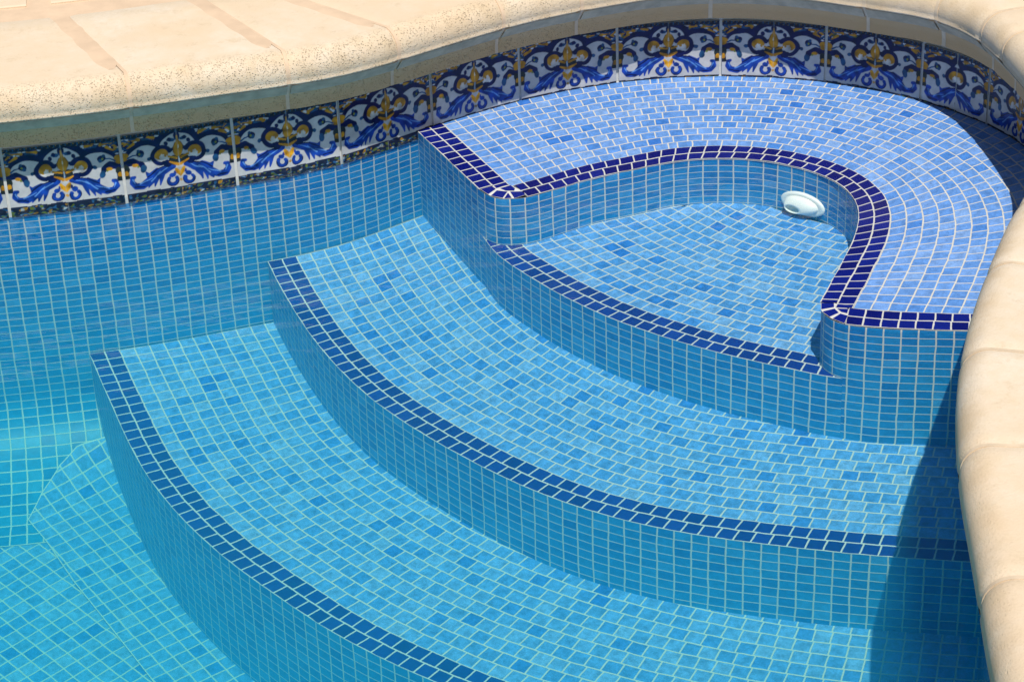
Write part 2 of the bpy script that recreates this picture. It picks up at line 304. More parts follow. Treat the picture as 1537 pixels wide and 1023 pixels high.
def rows(mb, base, d0, d1, z, left=None, right=None, left_end=None, u_of=None, mi=0, pair=1, split=None, ds=.8, phase=0.):
    """one course of tiles per unit offset of base, each clipped between the lines left and right"""
    k = d0; shared = None
    while k < d1:
        lo, hi = offset(base, k), offset(base, k + 1)
        ends = []
        for C in (lo, hi):
            L = arc(C)[-1]
            a = cross_at(C, left) if left is not None else 0.
            b_ = None
            if right is not None:
                r = C[::-1]; b_ = cross_at(r, right)
            ends.append((a if a is not None else 0., (L - b_) if b_ is not None else L))
        segs = [(lo, hi, ends, False)]
        if split is not None:
            x = split + rng.uniform(-1.2, 1.2)
            ln = line((x, 0), (x, 200))
            sp = [cross_at(lo, ln), cross_at(hi, ln)]
            segs = [(lo, hi, [(ends[0][0], sp[0]), (ends[1][0], sp[1])], False), (lo, hi, [(sp[0], ends[0][1]), (sp[1], ends[1][1])], True)]
        for lo_, hi_, en, rev in segs:
            if en[0][1] - en[0][0] < .3 or en[1][1] - en[1][0] < .3: continue
            n = max(2, int(max(en[0][1] - en[0][0], en[1][1] - en[1][0]) / ds) + 1)
            t = np.linspace(0, 1, n)
            a = at(lo_, en[0][0] + t * (en[0][1] - en[0][0])); b = at(hi_, en[1][0] + t * (en[1][1] - en[1][0]))
            mid = (a + b) / 2; um = arc(mid)
            if rev: um = um - um[-1] + 200.
            if pair > 1:
                if (k - d0) % pair == 0 or shared is None or len(shared) != n:
                    C = offset(base, k + pair / 2); 
                    shared = um if rev or (k - d0) % pair else um
                else: um = shared if abs(shared[-1] - um[-1]) < 3 else um
            if u_of is not None: um = u_of(um, k)
            V = np.zeros((2, n, 3)); UV = np.zeros((2, n, 2))
            for r_, P in enumerate((a, b)):
                V[r_, :, :2] = P; zz = z(P, um) if callable(z) else z
                V[r_, :, 2] = sunk(P, zz) if np.all(np.asarray(zz) < 0) else zz
                UV[r_, :, 0] = um + phase; UV[r_, :, 1] = k + r_ * 1.0
            UV[:, :, 1] += 500
            mb.grid(V, UV, mi)
        k += 1

def riser(mb, P, ztop, zbot, du=.5, dz=1., u0=0.):
    """vertical tiled face below the curve P, facing the water"""
    Q = step(P, du); u = arc(Q) + u0; n = len(Q)
    zt = ztop(Q, u) if callable(ztop) else np.full(n, float(ztop))
    nz = int(round((zt.mean() - zbot) / dz)) + 1
    V = np.zeros((nz, n, 3)); UV = np.zeros((nz, n, 2))
    for i in range(nz):
        f = i / (nz - 1); z = zt + (zbot - zt) * f
        V[i, :, :2] = Q; V[i, :, 2] = sunk(Q, z); UV[i, :, 0] = u; UV[i, :, 1] = z - zt + 300
    mb.grid(V, UV, 0)

# ------------------------------------------------------------------ bench (the sunny ledge just above the water)
ZB = .15
bench = thing('pool_bench', 'sunlit horseshoe bench of pale blue mosaic just above the water, with a navy border', 'bench', (12, 146, 0))
fine = step(BT, .35)
s_end_bar = 0
mb = MB()      # seat surface
corner = [i for i in range(len(BT)) if BT[i, 0] > .9][0]
last = max(i for i in range(len(BT)) if BT[i, 1] > 120.5)
bowl = relax(step(BT[corner:last + 1], .8), 3)
bowl = step(extend(bowl, 8, 9, 3), .8)
bar_in = line((-4.13, 147.07), (.25, 136.9)); front_in = line((19.77, 118.64), (25.59, 117.44))
rows(mb, bowl, 2, 21, ZB, left=bar_in, right=front_in, split=12.)
mb.build('seat_surface', M['blue'], bench)
mb = MB()      # navy border
bar = step(np.array([BT[0], A((-1.76, 136.5)), A((-1.76, 136.5)) + (A((-1.76, 136.5)) - BT[0]) / np.linalg.norm(A((-1.76, 136.5)) - BT[0]) * 4]), .5)
rows(mb, bar, 0, 1, ZB + .05, left=None, right=line(*CLIPS['A_out']), phase=.8)
rows(mb, bar, 1, 2, ZB + .05, left=None, right=line(*CLIPS['A_in']), phase=.8)
B0 = line(*CLIPS['B_start'])
rows(mb, bowl, 0, 1, ZB + .05, left=B0, right=line(*CLIPS['B_end']))
rows(mb, bowl, 1, 2, ZB + .05, left=B0, right=line(*CLIPS['B_end_in']), phase=.35)
fr = step(np.array([(17.2, 117.45), (20.25, 116.37), (22.23, 115.95), (25.98, 115.43), (32.5, 114.6)]), .5)
fr = relax(fr, 6)
rows(mb, fr, 0, 1, ZB + .05, left=line(*CLIPS['C_start']))
rows(mb, fr, 1, 2, ZB + .05, left=line(*CLIPS['C_start']))
for P in CORNER_TILES:
    P = A(P); c = P.mean(0); Q = c + (P - c) * .95
    if np.cross(Q[1] - Q[0], Q[2] - Q[1]) < 0: Q = Q[::-1]
    mb.add(np.c_[Q, np.full(len(Q), ZB + .05)], [tuple(range(len(Q)))], [(.3 + .4 * rng.random(), .3 + .4 * rng.random()) for _ in Q])
mb.build('border_trim', M['navy'], bench)
mb = MB()      # grout bed the tiles are set in
bar_out = line((-5.81, 145.78), (-1.76, 136.5)); front_out = line((20.25, 116.37), (25.98, 115.43))
B0 = line(*CLIPS['B_start'])
rows(mb, bowl, 0, 2, ZB - .03, left=B0, right=line(*CLIPS['B_end']))
rows(mb, bowl, 2, 21, ZB - .03, left=bar_in, right=front_in)
rows(mb, bar, 0, 2, ZB + .02, right=line(*CLIPS['A_out'])); rows(mb, fr, 0, 2, ZB + .02, left=line(*CLIPS['C_start']))
def hull(P):
    P = sorted(map(tuple, P)); out = []
    for seq in (P, P[::-1]):
        h = []
        for q in seq:
            while len(h) > 1 and (h[-1][0] - h[-2][0]) * (q[1] - h[-2][1]) - (h[-1][1] - h[-2][1]) * (q[0] - h[-2][0]) <= 0: h.pop()
            h.append(q)
        out += h[:-1]
    return A(out)
for grp in (CORNER_TILES[:5], CORNER_TILES[5:]):
    Q = hull(np.vstack([A(P) for P in grp])); mb.add(np.c_[Q, np.full(len(Q), ZB + .035)], [tuple(range(len(Q)))])
mb.build('grout_bed', M['grout'], bench)
mb = MB()
riser(mb, relax(step(BT, .4), 2), ZB + .02, -15.6)
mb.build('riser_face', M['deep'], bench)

# ------------------------------------------------------------------ the three curved steps
def z_mid(P, u): return -14.7 + .8 * np.exp(-np.maximum(u, 0) / 6.)
SPEC = [('shallow bowl shaped pool step held inside the bench, white inlet at its back', 0, -7.0, -15.6, 18, .8, .3),
        ('long curved middle pool step between the bowl step and the deepest step', 1, -14.7, -24.2, 17, 3., .5),
        ('deepest curved pool step, at lower left beside the turquoise pool floor', 2, -23.2, -37.4, 18, 3., .5)]
for label, k, z, zb, n, ea, eb in SPEC:
    R = step(RIM[k], .7)
    st = thing('pool_step', label, 'step', (*R[len(R) // 2], 0), 'curved mosaic steps down into the pool')
    E_ = step(extend(R, ea, eb, 4), .7)
    lim = WALL if k else None
    zz = z_mid if k == 1 else z
    a0 = cross_at(E_, lim) if lim is not None else 0.
    mb = MB(); rows(mb, E_, 2, n, zz, left=lim, pair=2); mb.build('tread', M['wet'], st)
    mb = MB()
    # navy border courses share the joints of the riser below
    zt = (lambda P, u: z_mid(P, u) + .04) if k == 1 else z + .04
    rows(mb, E_, 0, 2, zt, left=lim, pair=2); mb.build('border_trim', M['veiled_navy'], st)
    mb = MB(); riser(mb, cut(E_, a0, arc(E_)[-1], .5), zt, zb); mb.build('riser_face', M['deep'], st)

# ------------------------------------------------------------------ pool wall: mosaic face with a coved foot, and the bed behind the painted tiles
wall = thing('pool_wall', 'curved pool wall of deep blue mosaic below the row of painted tiles', 'wall', (-20, 138.6, 0))
mb = MB()
Wm = offset(step(WALL, .6), .12); u = arc(Wm); n = len(Wm)
prof = [(0., z) for z in np.arange(-1., -28.3, -1.)]
R_ = 8.; v_ = len(prof) - 1.
vs = [z for _, z in prof]
for a in np.linspace(6, 90, 18):
    a = math.radians(a); prof.append((R_ * (1 - math.cos(a)), -28.5 - R_ * math.sin(a))); vs.append(-28.5 - R_ * a)
for k in range(1, 3): prof.append((R_ + k, -36.57)); vs.append(-28.5 - R_ * math.pi / 2 - k)
V = np.zeros((len(prof), n, 3)); UV = np.zeros((len(prof), n, 2))
for i, (d, z) in enumerate(prof):
    P = offset(Wm, -d); V[i, :, :2] = P; V[i, :, 2] = sunk(P, z); UV[i, :, 0] = u + .45; UV[i, :, 1] = vs[i] + 101
keep = Wm[:, 0] < -3
kk = np.where(keep)[0].max()
mb.grid(V[:, :kk], UV[:, :kk])
mb.grid(V[:, kk - 1:][:28], UV[:, kk - 1:][:28])
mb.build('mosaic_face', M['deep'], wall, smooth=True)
mb = MB()
B_ = offset(step(WALL, .6), .16); n = len(B_)
V = np.zeros((3, n, 3))
for i, z in enumerate((-1.2, 0., 5.6)): V[i, :, :2] = B_; V[i, :, 2] = sunk(B_, z)
mb.grid(V, np.zeros((3, n, 2)))
mb.build('grout_bed', M['grout'], wall)

# ------------------------------------------------------------------ pool floor
mb = MB()
c, s_ = math.cos(math.radians(-46.2)), math.sin(math.radians(-46.2))
xs = np.arange(-84, 30, 2.); ys = np.arange(60, 146, 2.)
X, Y = np.meshgrid(xs, ys); P = np.stack([X.ravel(), Y.ravel()], -1)
V = np.c_[P, sunk(P, -36.64)].reshape(*X.shape, 3)
UV = np.stack([(P[:, 0] + 31.55) * c + (P[:, 1] - 122.16) * s_, -(P[:, 0] + 31.55) * s_ + (P[:, 1] - 122.16) * c], -1).reshape(*X.shape, 2) + 50
mb.grid(V, UV)
E2 = step(extend(RIM[2], 2., 2., 4), .7)
def inside(P, poly):
    x, y = P[:, 0], P[:, 1]; r = np.zeros(len(P), bool); q = np.roll(poly, 1, 0)
    for (x1, y1), (x2, y2) in zip(poly, q):
        r ^= ((y1 > y) != (y2 > y)) & (x < (x2 - x1) * (y - y1) / (y2 - y1 + 1e-12) + x1)
    return r
# a second lattice of floor mosaic runs along the foot of the deepest step; its edges are cut tile by tile
foot = offset(E2, .9)
patch = np.vstack([foot, [(26, 80), (-10, 80), (-20.5, 108.), (-22.5, 112.8), (-25.8, 118.), (-28.7, 122.5), (-30.9, 126.4), (-32.5, 128.8), (-31.9, 131.2), (-30.9, 133.3), (-29.8, 134.6), (-28.0, 135.2)]])
WFL = step(WALL[(WALL[:, 0] < -15) & (WALL[:, 0] > -60)], .2)
def cove_z(P):
    d = np.array([np.hypot(*(WFL - q).T).min() for q in P]); d = np.clip(d - .1, .12, 8.)
    return np.where(d < 7.95, -28.5 - 8. * np.sqrt(np.maximum(0, 1 - (1 - d / 8.) ** 2)), -36.5) + .05
c2, s2 = math.cos(math.radians(-54.5)), math.sin(math.radians(-54.5)); ex, ey = A((c2, s2)), A((-s2, c2)); o_ = A((-23.43, 121.07))
def clip_to_tile(P, Q):
    out = [tuple(p) for p in P]
    for a_, b_ in zip(Q, np.roll(Q, -1, 0)):
        e = b_ - a_; src, out = out, []
        for p, q in zip(src, src[1:] + src[:1]):
            dp = e[0] * (p[1] - a_[1]) - e[1] * (p[0] - a_[0]); dq = e[0] * (q[1] - a_[1]) - e[1] * (q[0] - a_[0])
            if dp >= 0: out.append(p)
            if (dp < 0) != (dq < 0): t_ = dp / (dp - dq); out.append((p[0] + (q[0] - p[0]) * t_, p[1] + (q[1] - p[1]) * t_))
        if not out: break
    return A(out)
dense = step(np.vstack([patch, patch[:1]]), .3)
cut_mb = MB()
for i in range(-24, 50):
    for j in range(-22, 30):
        Q = np.array([o_ + ex * (i + a_) + ey * (j + b_) for a_, b_ in ((0, 0), (1, 0), (1, 1), (0, 1))]); full = inside(Q, patch)
        lift = lambda P: sunk(P, cove_z(P) if Q[0, 0] < -22 else -36.45)
        if full.all():
            q4 = np.linspace(0, 1, 4); V = np.zeros((4, 4, 3)); UV = np.zeros((4, 4, 2))
            for a_ in range(4):
                for b_ in range(4): V[b_, a_, :2] = o_ + ex * (i + q4[a_]) + ey * (j + q4[b_]); UV[b_, a_] = (i + q4[a_] + 700, j + q4[b_] + 700)
            F = V.reshape(-1, 3); F[:, 2] = lift(F[:, :2]); mb.grid(F.reshape(V.shape), UV)
        elif full.any() and Q[0, 0] < -20.5:
            P = clip_to_tile(patch, Q)
            if len(P) >= 3:
                uvp = np.c_[(P - o_) @ ex + 700, (P - o_) @ ey + 700]; mb.add(np.c_[P, lift(P)], [tuple(range(len(P)))], uvp)
# grout line where the two lattices were cut to meet
edge_ = step(patch[len(foot) + 1:], .4); L_, R2_ = offset(edge_, .035), offset(edge_, -.035); V = np.zeros((2, len(edge_), 3))
for q, P in enumerate((L_, R2_)): V[q, :, :2] = P; V[q, :, 2] = sunk(P, cove_z(P) + .03)
mb.grid(V, np.full((2, len(edge_), 2), 900.), 1)
mb.build('pool_floor', [M['wet'], M['grout']], kind='structure', smooth=True)

# ------------------------------------------------------------------ water
mb = MB()
far = [(21.5, 60), (21.5, 35), (-82, 35), (-82, 133.4)]
wl = WALL[(WALL[:, 1] > 60)]
poly = np.vstack([offset(wl, .1), far]); n = len(poly)
top = np.c_[poly, np.zeros(n)]; bot = np.c_[poly, np.full(n, -32.)]
mb.add(np.vstack([top, bot]), [tuple(range(n))[::-1], tuple(range(n, 2 * n))] + [(i, (i + 1) % n, n + (i + 1) % n, n + i) for i in range(n)])
mb.build('water', M['water'], kind='structure')

# ------------------------------------------------------------------ painted tiles
def paint(nx, ny, skip=0., seed=0):
    """hand-painted fleur and scroll pattern; x in [-3.65,3.65], y in [0,5.4] (tile units). returns linear rgb"""
    x = np.linspace(-3.65, 3.65, nx); y = np.linspace(0, 5.4, ny)
    X, Y = np.meshgrid(x, y)
    if skip: X = np.sign(X + 1e-9) * (skip + abs(X) * (3.65 - skip) / 3.65)
    r2 = np.random.RandomState(3)
    def nz(sc_, sd):
        q = np.random.RandomState(sd * 31 + seed); out = np.zeros_like(X)
        for _ in range(14):
            a = q.uniform(0, 6.28); k_ = sc_ * q.uniform(.5, 1.5); out += np.sin(k_ * (X * np.cos(a) + Y * np.sin(a)) + q.uniform(0, 6.28))
        return out / 3.7
    Xj = X + .03 * nz(5, 1); Yj = Y + .03 * nz(5, 2); ax = abs(Xj); Yy = Yj
    C = np.zeros(X.shape + (3,)); C[:] = (.50, .50, .51)
    C *= (1 + .05 * nz(3, 4))[..., None]
    NAVY, COB, GOLD, TEAL, DK = (.003, .005, .062), (.007, .042, .29), (.46, .215, .007), (.012, .065, .17), (.018, .022, .02)
    PALE = (.50, .50, .50)
    def fill(m, col, soft=.026, vary=.25, seed=9):
        a = np.clip(.5 - m / soft, 0, 1)[..., None]
        cc = np.array(col) * (1 + vary * nz(9, seed))[..., None]
        C[:] = C * (1 - a) + cc * a
    def ell(cx, cy, rx, ry, X_=None): return (np.hypot(((ax if X_ is None else X_) - cx) / rx, (Yy - cy) / ry) - 1) * min(rx, ry)
    def stroke(pts, w, X_=None):
        Xs = ax if X_ is None else X_; best = np.full(X.shape, 9.)
        for (p, q, w0, w1) in zip(pts[:-1], pts[1:], w[:-1], w[1:]):
            dx, dy = q[0] - p[0], q[1] - p[1]; t = np.clip(((Xs - p[0]) * dx + (Yy - p[1]) * dy) / (dx * dx + dy * dy), 0, 1)
            best = np.minimum(best, np.hypot(Xs - p[0] - t * dx, Yy - p[1] - t * dy) - (w0 + (w1 - w0) * t))
        return best
    def ring(cx, cy, r, w, a0, a1):
        ang = np.linspace(a0, a1, 22); pts = [(cx + r * math.cos(a), cy + r * math.sin(a)) for a in ang]
        return stroke(pts, [w] * 22)
    # white field and the navy ogee above it
    field = np.minimum(np.minimum(ell(0, 4.10, 1.2, .97), ell(2.2, 3.60, 1.14, .90)), np.maximum(Yy - 3.66, ax - 3.36))
    field = np.minimum(field, np.maximum(Yy - 2.3, ax - 9))
    outer = np.maximum(-field + .0, -(Yy - 1.9))
    fill(-field, NAVY, .03)
    # leaves in the spandrels
    k1, k2, k3 = nz(9, 11), nz(11, 12), nz(13, 13)
    sp = (field > .40)
    for m_, col in ((k1 - .35, TEAL), (.75 - k2 * 1.4, GOLD), (.95 - k3 * 1.4, (.5, .52, .56)), (1.25 - k1 * 1.4, (.10, .12, .02))):
        q = np.where(sp, m_ if col is TEAL else m_, 1.); fill(np.where(sp, -m_ if col is TEAL else m_, 1.), col, .25)
    for (a, b_) in (((1.55, 4.98), (2.0, 5.02)), ((2.5, 4.98), (3.0, 5.0)), ((2.9, 4.75), (3.3, 4.5)), ((3.2, 4.95), (3.5, 4.7))):
        fill(stroke([a, b_], [.10, .04]), GOLD); 
    for (a, b_) in (((1.75, 4.85), (2.2, 4.95)), ((2.7, 5.08), (3.1, 5.1)), ((3.1, 4.85), (3.45, 5.05)), ((3.3, 4.35), (3.6, 4.55))): fill(stroke([a, b_], [.03, .09]), TEAL)
    for c_ in ((1.35, 5.08), (2.3, 5.1), (3.5, 4.25), (2.75, 4.86)): fill(ell(*c_, .12, .05), (.55, .57, .6))
    # top border
    fill(5.14 - Yy, (.008, .010, .03), .03)
    bead = np.sin(X * 17.) * np.cos(Yy * 20)
    fill(np.where(Yy > 5.2, .75 - bead, 1), (.26, .16, .03), .2); fill(np.where(Yy > 5.2, .9 - np.sin(X * 17 + 2), 1), (.02, .10, .22), .2)
    # side sprigs (meet the neighbour's across the joint)
    fill(stroke([(3.5, 3.4), (3.0, 3.5), (2.55, 3.25), (2.38, 2.85)], [.22, .24, .22, .12]), NAVY)
    fill(ell(2.42, 2.88, .2, .28), TEAL); fill(ell(2.92, 3.24, .2, .13), GOLD); fill(ell(2.75, 3.1, .08, .08), (.16, .2, .04))
    fill(ell(3.5, 3.05, .2, .3), DK); fill(ell(3.55, 2.72, .14, .2), GOLD); fill(ell(3.5, 2.45, .16, .13), DK)
    fill(ell(3.58, 3.86, .33, .3), GOLD)
    fill(stroke([(3.3, 3.75), (3.0, 3.92), (2.75, 3.95)], [.06, .05, .04]), TEAL)
    fill(ell(2.5, 4.02, .27, .24), NAVY); fill(ell(2.42, 3.88, .14, .14), TEAL); fill(ell(2.62, 4.2, .12, .12), TEAL); fill(ell(2.55, 3.98, .07, .08), (.22, .26, .03))
    # acanthus wings
    fill(stroke([(.45, 2.78), (1.0, 2.58), (1.55, 2.36), (2.05, 2.0), (2.55, 1.68), (3.0, 1.72), (3.27, 2.0), (3.22, 2.32), (3.05, 2.36)], [.18, .27, .34, .32, .22, .21, .19, .16, .12]), COB, .04, .35)
    for a, b_ in (((1.25, 2.3), (1.42, 1.55)), ((1.65, 2.1), (1.80, 1.50)), ((2.0, 1.9), (2.18, 1.52)), ((2.05, 2.35), (2.25, 2.62)), ((1.5, 2.6), (2.0, 2.55))):
        fill(stroke([a, b_], [.22, .05]), COB, .04, .3)
    for a, b_ in (((.7, 2.75), (1.5, 2.35)), ((1.3, 2.55), (2.0, 1.95)), ((1.9, 2.2), (2.7, 1.85)), ((3.05, 1.9), (3.2, 2.2))): fill(stroke([a, b_], [.02, .05]), (.10, .26, .62))
    for a, b_ in (((.6, 2.92), (1.5, 2.72)), ((1.5, 2.72), (2.2, 2.3)), ((2.45, 1.62), (3.1, 1.68))): fill(stroke([a, b_], [.05, .04]), NAVY)
    # small scrolls under the pendant
    fill(ring(.55, 1.76, .29, .13, math.radians(150), math.radians(400)), COB); fill(ell(.55, 2.16, .21, .17), COB); fill(ell(.3, 2.36, .16, .14), COB)
    fill(ring(.55, 1.76, .40, .03, math.radians(170), math.radians(370)), NAVY)
    # volutes
    fill(ell(1.08, 3.6, .52, .52), PALE); fill(ell(1.12, 3.72, .47, .40), GOLD); fill(ell(.98, 3.50, .30, .20), (.58, .56, .52)); fill(ell(.86, 3.62, .09, .12), (.40, .20, .02)); fill(ell(1.12, 3.62, .07, .12), (.7, .62, .5))
    fill(ell(1.05, 3.2, .42, .2), PALE)
    fill(ring(1.10, 3.63, .60, .15, math.radians(152), math.radians(-84)), NAVY, .04, .3)
    fill(ell(1.02, 3.07, .2, .17), NAVY); fill(stroke([(.38, 4.0), (.55, 3.92)], [.1, .16]), NAVY)
    fill(ell(.76, 4.45, .13, .16), NAVY); fill(stroke([(1.75, 3.55), (2.0, 3.5)], [.12, .11]), NAVY); fill(ell(1.98, 3.5, .12, .14), TEAL)
    # heart of the flower
    fill(ell(.78, 3.0, .3, .28), NAVY); fill(ell(.3, 3.2, .34, .36), DK)
    fill(stroke([(.16, 3.35), (.62, 3.5)], [.07, .08]), GOLD); fill(stroke([(0, 2.84), (.6, 3.1)], [.13, .05]), (.50, .22, .012))
    fill(ell(0, 3.98, .36, .56), GOLD, .04, .3); fill(stroke([(0, 4.45), (0, 4.75)], [.14, .07]), GOLD)
    fill(stroke([(.33, 3.75), (.36, 4.1), (.2, 4.45)], [.02, .03, .02]), (.12, .06, .005))
    fill(stroke([(0, 4.02), (0, 4.2)], [.05, .03]), (.75, .68, .5)); fill(stroke([(0, 3.1), (0, 3.45)], [.11, .03]), TEAL); fill(stroke([(0, 3.05), (0, 3.4)], [.03, .03]), (.5, .6, .66))
    fill(ell(.42, 4.67, .27, .13), TEAL); fill(ell(.5, 4.72, .14, .13), NAVY); fill(stroke([(0, 4.8), (0, 5.3)], [.2, .02]), TEAL); fill(ell(0, 4.92, .2, .2), NAVY); fill(stroke([(0, 4.6), (0, 4.9)], [.08, .05]), GOLD)
    fill(ell(0, 2.62, .24, .16), PALE)
    fill(stroke([(.28, 2.55), (.14, 2.3), (0, 1.98)], [.1, .16, .05]), (.66, .32, .01)); fill(stroke([(.27, 2.42), (.2, 2.3)], [.06, .06]), GOLD); fill(ell(0, 2.5, .07, .06), PALE)
    fill(ell(0, 1.72, .09, .1), GOLD)
    # bottom border
    fill(Yy - 1.26, (.012, .016, .04), .03)
    b1, b2 = nz(10, 21), nz(11, 22)
    lo = Yy < 1.22
    fill(np.where(lo, .85 - b1, 1), (.30, .16, .014), .2); fill(np.where(lo, .5 - b2, 1), (.02, .09, .22), .2); fill(np.where(lo, 1.35 - (b1 * .5 + b2), 1), (.33, .36, .36), .2); fill(np.where(lo, 1.0 - (b2 - b1 * .8), 1), (.09, .12, .02), .2)
    fill(np.where(abs(Yy - 1.24) < .04, -1, 1) * 1., (.01, .014, .05), .1)
    # seam between the two tiles of a pair
    fill(abs(X - (0)) - .012 if not skip else abs(np.linspace(-1, 1, nx)[None, :] * np.ones_like(X)) * 3.65 - .03, (.42, .42, .36), .03)
    return C

TILE_LABELS = ['painted tile cut off by the left edge of the picture',
 'leftmost complete painted tile, its lower third in bright sun',
 'second complete painted tile from the left, sunlit below',
 'painted tile with only a thin sunlit strip left along its foot, left of the bench',
 'fully shaded painted tile ending where the bench border meets the wall',
 'fully shaded painted tile at the left end of the bench',
 'painted tile at the bench, sun just touching its lower right corner',
 'painted tile above the bench with a slanting sunlit foot, left of the wall crest',
 'sunlit-footed painted tile at the crest of the curved wall, behind the white inlet',
 'shaded painted tile just right of the wall crest, coping dipping above it',
 'narrow cut painted tile whose two gold volutes touch, in shade at right',
 'painted tile at far right, cut by the picture edge above the dark shadow']
JO = A(JOINTS)
d0 = JO[0] - JO[1]; JO = np.vstack([[JO[0] + A((-7.35, -.95))], JO, [(34.75, 138.9)]])
WF = step(WALL, .25)
for k in range(len(JO) - 1):
    a, b = JO[k], JO[k + 1]; L = np.linalg.norm(b - a)
    sa = np.argmin(np.hypot(*(WF - a).T)); sb = np.argmin(np.hypot(*(WF - b).T)); mid = WF[(sa + sb) // 2]
    cutt = (k == 10)
    img = paint(150, 120, .95, k) if cutt else paint(190, 120, 0., k); ny, nx = img.shape[:2]
    if k == 11: img = img[:, :int(nx * .74)]; nx = img.shape[1]
    g_ = .10
    path = np.array([a + (mid - a) / np.linalg.norm(mid - a) * g_, mid, b + (mid - b) / np.linalg.norm(mid - b) * g_])
    P = resample(path, nx); nrm = normals(resample(path, nx))
    zs = np.linspace(-1., 4.4, ny)
    V = np.zeros((ny, nx, 3))
    for i, z in enumerate(zs): V[i, :, :2] = P; V[i, :, 2] = sunk(P, z)
    mbt = MB(); mbt.grid(V, np.zeros((ny, nx, 2)))
    # rim of the tile back to the wall
    ringi = np.vstack([V[0], V[1:, -1], V[-1, ::-1][1:], V[::-1, 0][1:-1]]); m_ = len(ringi)
    nr = np.vstack([nrm, np.repeat(nrm[-1:], ny - 1, 0), nrm[::-1][1:], np.repeat(nrm[:1], ny - 2, 0)])
    back = ringi.copy(); back[:, :2] += nr * .15
    mbt.add(np.vstack([ringi, back]), [(i, m_ + i, m_ + (i + 1) % m_, (i + 1) % m_) for i in range(m_)])
    o = mbt.build('painted_tile', M['glaze'])
    ca = o.data.color_attributes.new('paint', 'FLOAT_COLOR', 'POINT')
    buf = np.ones((len(o.data.vertices), 4), np.float32); buf[:, :3] = .6
    buf[:nx * ny, :3] = (img * (1 + .06 * math.sin(k * 2.7))).reshape(-1, 3)
    ca.data.foreach_set('color', buf.ravel())
    tag(o, TILE_LABELS[k], 'tile', 'painted blue and gold tiles along the waterline')

# ------------------------------------------------------------------ coping stones
RN, ZC = 1.4, 7.87
def profile(inset=0., dback=12.4):
    r = RN - inset
    pr = [(1.12 + inset, 5.12), (1.10 + inset, 5.7), (1.0 + inset, 6.28), (.74 + inset, 6.42), (.10 + inset, 7.20), (.05 + inset, 7.26), (.012 + inset, 7.31), (.0 + inset, 7.36)]
    pr += [(RN - r * math.cos(math.radians(a)), ZC + r * math.sin(math.radians(a))) for a in (-17, -8, 2, 12, 24, 36, 48, 60, 70, 80, 90)]
    t = [-.6, -.55, -.5, -.4, -.3, -.28, -.27, -.26] + list(np.linspace(-.1, 1., 11))
    for d in (2.2, 3.4, 5.5, 8., 10.5, dback): pr.append((d, ZC + r)); t.append(1. + (d - 1.35) * .35)
    pr[-1] = (dback - .12, ZC + r); pr += [(dback - .03, ZC + r - .04), (dback, ZC + r - .14), (dback, ZC + r - .3), (dback, 6.2)]; t += [6.] * 4
    return pr, t
def lean(s): return np.interp(s, [js[4], js[5]], [.24, 0.])
def sweep(mb, s0, s1, pr, t, ds=.45, mi_of=None, bow=0.):
    n = max(3, int(abs(s1 - s0) / ds) + 1); ss = np.linspace(s0, s1, n)
    P = at(NOSE, ss); e = .05
    T = at(NOSE, ss + e) - at(NOSE, ss - e); T /= np.linalg.norm(T, axis=1)[:, None]; N_ = np.stack([-T[:, 1], T[:, 0]], -1)
    Tf = at(NOSE, np.minimum(ss + 5, NL[-1])) - at(NOSE, np.maximum(ss - 5, 0)); Tf /= np.linalg.norm(Tf, axis=1)[:, None]; Nf = np.stack([-Tf[:, 1], Tf[:, 0]], -1)
    V = np.zeros((len(pr), n, 3)); UV = np.zeros((len(pr), n, 2))
    edge = np.minimum(ss - s0, s1 - ss); rnd_ = np.exp(-edge / .16) * bow       # softened arrises
    for i, (d, z) in enumerate(pr):
        V[i, :, :2] = P + N_ * (min(d, 1.4) + rnd_ * (1 if d < 1.4 else 0))[:, None] + Nf * max(d - 1.4, 0.) - T * (lean(ss) * max(d - 1.4, 0.))[:, None]; V[i, :, 2] = z - rnd_ * (1 if z > ZC else 0)
        UV[i, :, 0] = ss; UV[i, :, 1] = t[i]
    mb.grid(V, UV, 0, flip=True)
    # end caps
    for q in (0, n - 1): mb.add(V[:, q], [tuple(range(len(pr)))], np.c_[np.full(len(pr), ss[q]), np.full(len(pr), .9)])
CJ = A(COPING_J)
NF = step(NOSE, .1); NL = arc(NF)
js = [NL[np.argmin(np.hypot(*(NF - q).T))] for q in CJ]
i9, i10 = js[9], js[10]
js = [.6] + js[:10] + [i9 + (i10 - i9) * f for f in (.25, .5, .75)] + js[10:] + [NL[-1] - .5]
C_LABELS = ['coping stone with pitted nose at far left, running out of the picture edge',
 'cream coping stone between the two wide tan joints at upper left',
 'pitted cream coping stone over the painted tiles left of the bench end',
 'pale coping stone above the left end of the bench border',
 'short coping stone above the fully shaded painted tile at the bench',
 'long coping stone at the top centre whose nose is cut by the picture top',
 'coping stone at the top over the crest of the curved wall',
 'short coping stone at upper right between two chipped mortar joints',
 'orange tinted coping stone at upper right with a chipped pale joint on its right',
 'small wedge coping stone in the tight upper right bend',
 'coping stone at the upper right corner leaving the picture',
 'coping stone round the right hand bend, just outside the picture',
 'coping stone on the right bend that shades the far end of the bench',
 'smooth cream coping stone entering at the right edge beside the bench',
 'smooth coping stone at right beside the navy border corner of the bench',
 'smooth coping stone at right beside the middle step, between two arched joints',
 'smooth coping stone at lower right beside the shaded middle step border',
 'bottom right coping stone below the lowest sandy joint']
WIDE = {0: 1.5, 1: 1.35, 2: 1.3, 3: 1.2, 4: 1.1}
